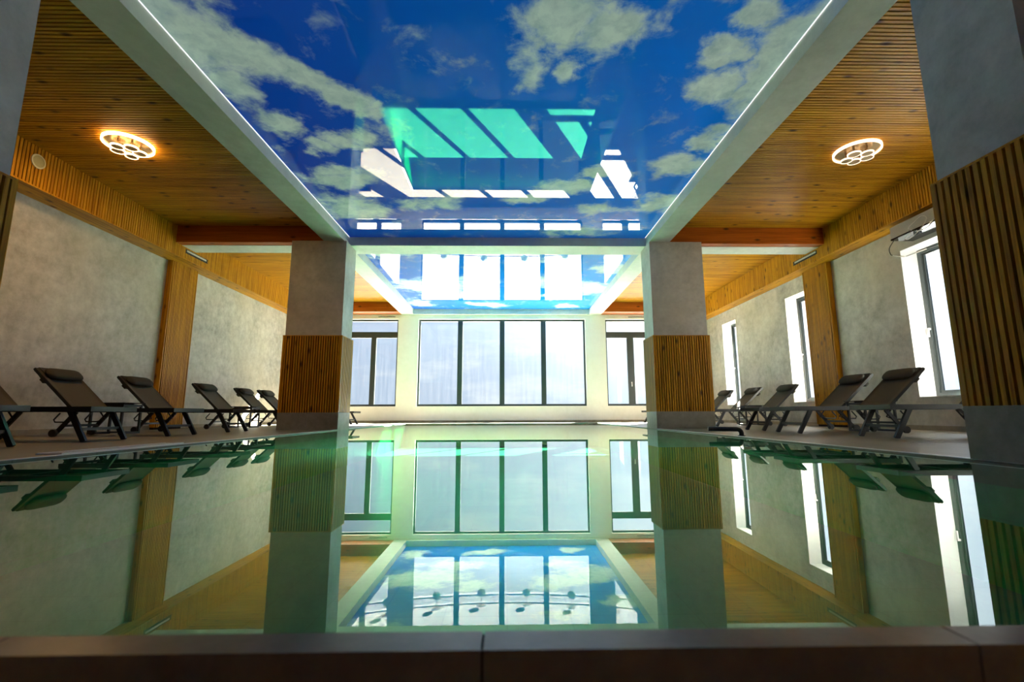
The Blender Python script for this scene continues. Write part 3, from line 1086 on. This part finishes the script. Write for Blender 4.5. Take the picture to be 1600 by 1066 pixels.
# (side, foot-end X, near rail Y, label)
LG = [
    (-1, -4.27, 3.72, 'lounger cut by the picture edge, only its foot end shows by the windowless wall'),
    (-1, -4.27, 4.94, 'lounger with backrest cut by the picture edge, beside the windowless grey wall'),
    (-1, -4.27, 6.15, 'largest full dark lounger with brown sling before the windowless grey wall'),
    (-1, -4.29, 7.49, 'dark lounger reclined right before the pine pilaster on the windowless wall'),
    (-1, -4.29, 9.26, 'dark lounger just past the pine pilaster on the windowless wall'),
    (-1, -4.42, 10.90, 'small dark lounger behind the side table next to the shaded column'),
    (-1, -4.36, 11.80, 'smallest lounger peeking out beside the shaded column by the sunlit wall'),
    (-1, -4.20, 13.05, 'lounger foot end poking out behind the shaded column toward the far window'),
    (1, 4.10, 5.00, 'lounger with long grey seat running behind the near slatted column'),
    (1, 3.85, 6.28, 'largest upright dark backrest lounger below the tall narrow window'),
    (1, 3.90, 7.26, 'dark lounger reclined right before the pine pilaster on the windowed wall'),
    (1, 4.34, 9.87, 'grey lounger before the window beyond the pine pilaster'),
    (1, 4.24, 11.10, 'small grey lounger behind the second side table on the windowed side'),
    (1, 4.14, 12.36, 'smallest lounger cut off by the slatted middle column, windowed side'),
    (1, 4.00, 13.42, 'lounger foot end just visible past the middle column, windowed side'),
]
proto = lounger()
for i, (side, xf_, yn, lab) in enumerate(LG):
    o = proto if i == 0 else copy_tree(proto)
    o.location = (xf_, yn + 0.285, DZ)
    o.rotation_euler = (0, 0, math.pi if side < 0 else 0.0)
    tag(o, lab, 'lounger', 'loungers along the windowless wall' if side < 0 else 'loungers along the windowed wall')


def side_table():
    e = empty('side_table', (0, 0, DZ))
    W, D, Z = 0.24, 0.20, 0.44
    M = 'lounger_metal'
    me, mf = box_vf(-W - 0.02, W + 0.02, -D, D, Z, Z + 0.012)
    link('table_top', mesh_from('table_top', me, mf), 'table_glass', e)
    bars('apron', [((-W, -D + 0.03, Z - 0.03), (W, -D + 0.03, Z - 0.03), 0.025, 0.035, (0, 1, 0)), ((-W, D - 0.03, Z - 0.03), (W, D - 0.03, Z - 0.03), 0.025, 0.035, (0, 1, 0)),
                   ((-W + 0.02, -D + 0.03, Z - 0.03), (-W + 0.02, D - 0.03, Z - 0.03), 0.025, 0.035, (1, 0, 0)), ((W - 0.02, -D + 0.03, Z - 0.03), (W - 0.02, D - 0.03, Z - 0.03), 0.025, 0.035, (1, 0, 0)),
                   ((-W, 0, Z - 0.008), (W, 0, Z - 0.008), 0.02, 0.02, (0, 1, 0))], M, e)
    for sx in (-1, 1):
        for sy in (-1, 1):
            bars('leg', [((sx * (W - 0.02), sy * (D - 0.03), Z - 0.04), (sx * (W - 0.02), sy * (D - 0.03), 0.02), 0.028, 0.028, (1, 0, 0))], M, e)
    for sx in (-1, 1):
        bars('foot_bar', [((sx * (W - 0.02), -D + 0.016, 0.015), (sx * (W - 0.02), D - 0.016, 0.015), 0.03, 0.03, (1, 0, 0))], M, e)
    bars('foot_rail', [((-W + 0.03, D - 0.03, 0.02), (W - 0.03, D - 0.03, 0.02), 0.02, 0.02, (0, 1, 0))], M, e)
    return e


t0 = side_table()
for i, (x, y, lab) in enumerate([
        (-5.78, 7.10, 'low black side table between the two largest loungers, windowless side'),
        (-5.72, 10.42, 'low black side table close to the shaded column, windowless side'),
        (5.50, 7.05, 'low black side table below the pine pilaster on the windowed side'),
        (5.62, 10.77, 'low black side table between small grey loungers on the windowed side')]):
    o = t0 if i == 0 else copy_tree(t0)
    o.location = (x, y, DZ)
    tag(o, lab, 'table', 'side tables between the loungers')


# ------------------------------------------------------------------ ceiling lamps
def lamp(loc, glow, label, rz, watts):
    e = tag(empty('ceiling_lamp', loc, rz), label, 'lamp', 'ring lamps on the slat ceilings')
    V, F = disc_vf((0, 0), 0.262, -0.030, 0.0, 40)
    link('base_disc', mesh_from('base_disc', V, F), 'lamp_metal', e)
    V, F = disc_vf((0, 0), 0.285, -0.050, -0.012, 48, 0, 0.264)
    link('outer_ring', mesh_from('outer_ring', V, F), glow, e)
    for a, r, rr, dz in ((20, 0.128, 0.082, 0.0), (92, 0.128, 0.074, 0.014), (164, 0.128, 0.082, 0.004), (236, 0.128, 0.076, 0.016), (308, 0.128, 0.080, 0.008)):
        c = (r * math.cos(math.radians(a)), r * math.sin(math.radians(a)))
        V, F = disc_vf(c, rr - 0.010, -0.118 - dz, -0.106 - dz, 26)
        dsc = link('petal_disc', mesh_from('petal_disc', V, F), 'lamp_disc', e)
        V, F = disc_vf(c, rr, -0.121 - dz, -0.103 - dz, 30, 0, rr - 0.0105)
        link('glow_ring', mesh_from('glow_ring', V, F), glow, dsc)
        V, F = disc_vf(c, 0.014, -0.106 - dz, -0.029, 8)
        link('stem', mesh_from('stem', V, F), 'lamp_metal', dsc)
    l = bpy.data.lights.new('lamp_light', 'AREA')
    l.shape = 'DISK'
    l.size = 0.5
    l.energy = watts
    l.color = (1.0, 0.56, 0.20)
    lo = bpy.data.objects.new('lamp_light', l)
    COL.objects.link(lo)
    lo.location = (loc[0], loc[1], loc[2] - 0.15)
    return e


lamp((-5.06, 5.86, ZC), 'lamp_glow_warm', 'brightly lit warm ring lamp on the slat ceiling, windowless side', 0.3, 20.0)
lamp((4.84, 5.90, ZC), 'lamp_glow_soft', 'softly lit ring lamp on the slat ceiling, windowed side', 0.9, 6.0)

# ------------------------------------------------------------------ fittings
e = tag(empty('soffit_speaker', (SL, 6.0, 3.685)), 'round ivory speaker set in the pine soffit', 'speaker')
for nm, r, ri, x0, x1, mat in (('ring', 0.098, 0.078, 0.0, 0.012, 'speaker_ivory'), ('mesh_cover', 0.078, None, 0.0, 0.007, 'speaker_mesh')):
    V, F = disc_vf((0, 0), r, x0, x1, 32, 0, ri)
    link(nm, mesh_from(nm, [(p[2], p[0], p[1]) for p in V], F), mat, e)

for side, xs, y0, y1, lab in ((-1, SL, 8.98, 9.66, 'slim air slot in the pine soffit, windowless side'), (1, SR, 8.92, 9.70, 'slim air slot in the pine soffit, windowed side')):
    c = (xs, (y0 + y1) / 2, 3.49)
    e = tag(empty('air_vent', c), lab, 'vent', 'air slots in the soffits')
    s = -side
    def bx(a, b):
        return (min(a * s, b * s), max(a * s, b * s))
    h = (y1 - y0) / 2
    boxes('slot', [bx(0.0, 0.004) + (-h, h, -0.036, 0.036)], 'vent_dark', e)
    boxes('blade', [bx(0.004, 0.016) + (-h + 0.03, h - 0.06, -0.006, 0.010)], 'vent_metal', e)
    boxes('blade', [bx(0.004, 0.013) + (-h + 0.03, h - 0.06, 0.018, 0.026)], 'vent_metal', e)
    boxes('frame', [bx(0.0, 0.010) + (-h, h, 0.032, 0.040), bx(0.0, 0.010) + (-h, h, -0.040, -0.032)], 'vent_dark', e)
for x, lab in ((-4.0, 'thin slot vent above the far window, windowless side'), (4.35, 'thin slot vent above the far window, windowed side')):
    e = tag(empty('slot_vent', (x, YF, 3.49)), lab, 'vent', 'slot vents above the far windows')
    boxes('slot', [(-0.28, 0.28, -0.006, 0.0, -0.012, 0.012)], 'vent_dark', e)
    boxes('lip', [(-0.29, 0.29, -0.012, 0.0, 0.012, 0.018), (-0.29, 0.29, -0.012, 0.0, -0.018, -0.012)], 'white_paint', e)

# grey box with loose cables above the near narrow window
e = tag(empty('wall_unit', (WR, 6.62, 3.03)), 'grey wall unit with black glossy underside and loose cables above window', 'wall unit')
boxes('housing', [(-0.36, 0.0, -0.52, 0.50, 0.025, 0.215)], 'box_grey', e)
boxes('underside', [(-0.365, 0.0, -0.525, 0.505, 0.0, 0.025)], 'box_black', e)


def curve(pts, n=24):
    """smooth path through points (Catmull-Rom)"""
    P = [Vector(p) for p in pts]
    P = [P[0] * 2 - P[1]] + P + [P[-1] * 2 - P[-2]]
    out_ = []
    seg = len(P) - 3
    for i in range(seg):
        for k in range(n // seg + 1):
            t = k / (n // seg + 1)
            a, b_, c_, d_ = P[i:i + 4]
            out_.append(0.5 * ((2 * b_) + (c_ - a) * t + (2 * a - 5 * b_ + 4 * c_ - d_) * t * t + (3 * b_ - a - 3 * c_ + d_) * t ** 3))
    out_.append(P[-2])
    return out_


tubes('cable', [curve([(-0.30, 0.06, -0.01), (-0.40, 0.12, 0.05), (-0.40, 0.0, 0.12), (-0.39, -0.12, 0.16), (-0.40, -0.20, 0.08), (-0.38, -0.05, -0.03), (-0.39, 0.14, -0.10), (-0.38, 0.22, -0.06), (-0.36, 0.12, 0.0)], 48)], 0.006, 'cable_grey', e, 6)
tubes('cable', [curve([(-0.34, 0.05, -0.005), (-0.40, -0.05, -0.05), (-0.41, -0.22, -0.05), (-0.40, -0.30, 0.02), (-0.37, -0.18, 0.0)], 30)], 0.006, 'cable_grey', e, 6)
tubes('cable', [curve([(-0.33, 0.49, 0.0), (-0.34, 0.58, -0.10), (-0.33, 0.58, -0.20), (-0.32, 0.55, -0.225)], 20)], 0.006, 'pipe_black', e, 6)
tubes('conduit', [[(-0.32, 0.55, -0.225), (-0.26, 0.40, -0.30)], [(-0.26, 0.385, -0.30), (-0.14, 0.14, -0.26)]], 0.011, 'cable_white', e, 8)
tubes('cable', [curve([(-0.14, 0.14, -0.26), (-0.05, 0.04, -0.24), (0.02, -0.02, -0.20), (0.0, -0.10, 0.0)], 18)], 0.006, 'pipe_black', e, 6)

# black spout reaching over the water by the middle column
e = tag(empty('water_spout', (2.84, 5.72, DZ)), 'black elbow pipe spout at the water edge by the middle column', 'pipe')
tubes('pipe', [[(0, 0, 0.0), (0, 0, 0.035), (-0.004, 0.004, 0.055), (-0.018, 0.012, 0.072), (-0.04, 0.02, 0.080), (-0.36, 0.10, 0.082)]], 0.028, 'pipe_black', e, 14)
V, F = disc_vf((0, 0), 0.042, 0.0, 0.008, 20)
link('flange', mesh_from('flange', V, F), 'pipe_black', e)

# white drain grating laid along the edge of the windowless deck
e = tag(empty('drain_grate', (-3.18, 4.0, DZ)), 'white slotted drain grate on the deck edge, windowless side', 'grate')
boxes('rim', [(-0.09, -0.078, -0.62, 0.62, 0.0, 0.012), (0.078, 0.09, -0.62, 0.62, 0.0, 0.012)], 'grate_white', e)
for k in range(28):
    y = -0.61 + k * 0.0445
    block('bar', (-0.078, 0.078, y, y + 0.02, 0.001, 0.010), 'grate_white', e)

# ------------------------------------------------------------------ outside, far below the windows
GZ = -15.6


def arc_strip(name, cx_, cy_, r0, r1, a0, a1, z, mat, n=40):
    V, F = [], []
    for i in range(n + 1):
        a = math.radians(a0 + (a1 - a0) * i / n)
        for zz in (z, z - 0.3):
            for r in (r0, r1):
                V.append((cx_ + r * math.sin(a), cy_ + r * math.cos(a), zz))
    for i in range(n):
        k = i * 4
        F += [(k, k + 1, k + 5, k + 4), (k + 2, k + 6, k + 7, k + 3), (k, k + 4, k + 6, k + 2), (k + 1, k + 3, k + 7, k + 5)]
    F += [(0, 2, 3, 1), (n * 4, n * 4 + 1, n * 4 + 3, n * 4 + 2)]
    return link(name, mesh_from(name, V, F), mat)


CXo, CYo = 0.0, 10.0
struct(boxes('ground_far', [(-500, 500, 16.5, 900, GZ - 0.8, GZ - 0.32)], 'far_land'))
struct(arc_strip('ground_plaza', CXo, CYo, 5.0, 52.8, -80, 80, GZ, 'plaza_stone'), 'white paved plaza outside below the windows')
struct(arc_strip('kerb_inner', CXo, CYo, 52.8, 53.3, -80, 80, GZ + 0.12, 'kerb_white'))
struct(arc_strip('road', CXo, CYo, 53.3, 55.6, -80, 80, GZ - 0.02, 'road_grey'))
struct(arc_strip('kerb_outer', CXo, CYo, 55.6, 56.2, -80, 80, GZ + 0.12, 'kerb_white'))


def crown_mesh():
    bm = bmesh.new()
    bmesh.ops.create_icosphere(bm, subdivisions=4, radius=0.46)
    for v in bm.verts:
        n = v.co.normalized()
        k = 1 + 0.16 * math.sin(7 * n.x + 3 * n.z) * math.sin(6 * n.y - 2) + 0.12 * math.sin(17 * n.x) * math.sin(19 * n.y) * math.sin(15 * n.z) + random.uniform(-0.10, 0.10)
        v.co = v.co * k
        v.co.z *= 0.9
    me = bpy.data.meshes.new('crown')
    bm.to_mesh(me)
    bm.free()
    return me


TREE_LABELS = ['small plaza tree mirrored past the wide window, windowless side', 'small plaza tree mirrored in the first pane of the wide window',
               'small plaza tree mirrored in the second pane of the wide window', 'small plaza tree mirrored in the third pane of the wide window',
               'small plaza tree mirrored in the fourth pane of the wide window', 'small plaza tree mirrored past the wide window, windowed side',
               'last small plaza tree of the row, windowed side', 'last small plaza tree of the row, windowless side']
cm = crown_mesh()
tv, tf = tube_vf([(0, 0, 0), (0.02, 0.01, 0.5), (-0.01, 0.02, 1.1)], 0.06, 8)
tm = mesh_from('trunk', tv, tf, True)
for i, (x, y) in enumerate([(-14.2, 59.6), (-8.6, 61.4), (-3.2, 62.3), (2.4, 62.3), (7.9, 61.4), (13.0, 59.9), (18.2, 58.0), (-19.6, 57.6)]):
    e = tag(empty('plaza_tree', (x, y, GZ), random.uniform(0, 6)), TREE_LABELS[i], 'tree', 'trees lining the plaza')
    link('trunk', tm, 'tree_bark', e)
    link('crown', cm, 'tree_leaf', e, (0, 0, 1.40))
    V, F = disc_vf((0, 0), 0.55, 0.0, 0.05, 16)
    link('planting_bed', mesh_from('planting_bed', V, F), 'tree_bark', e)
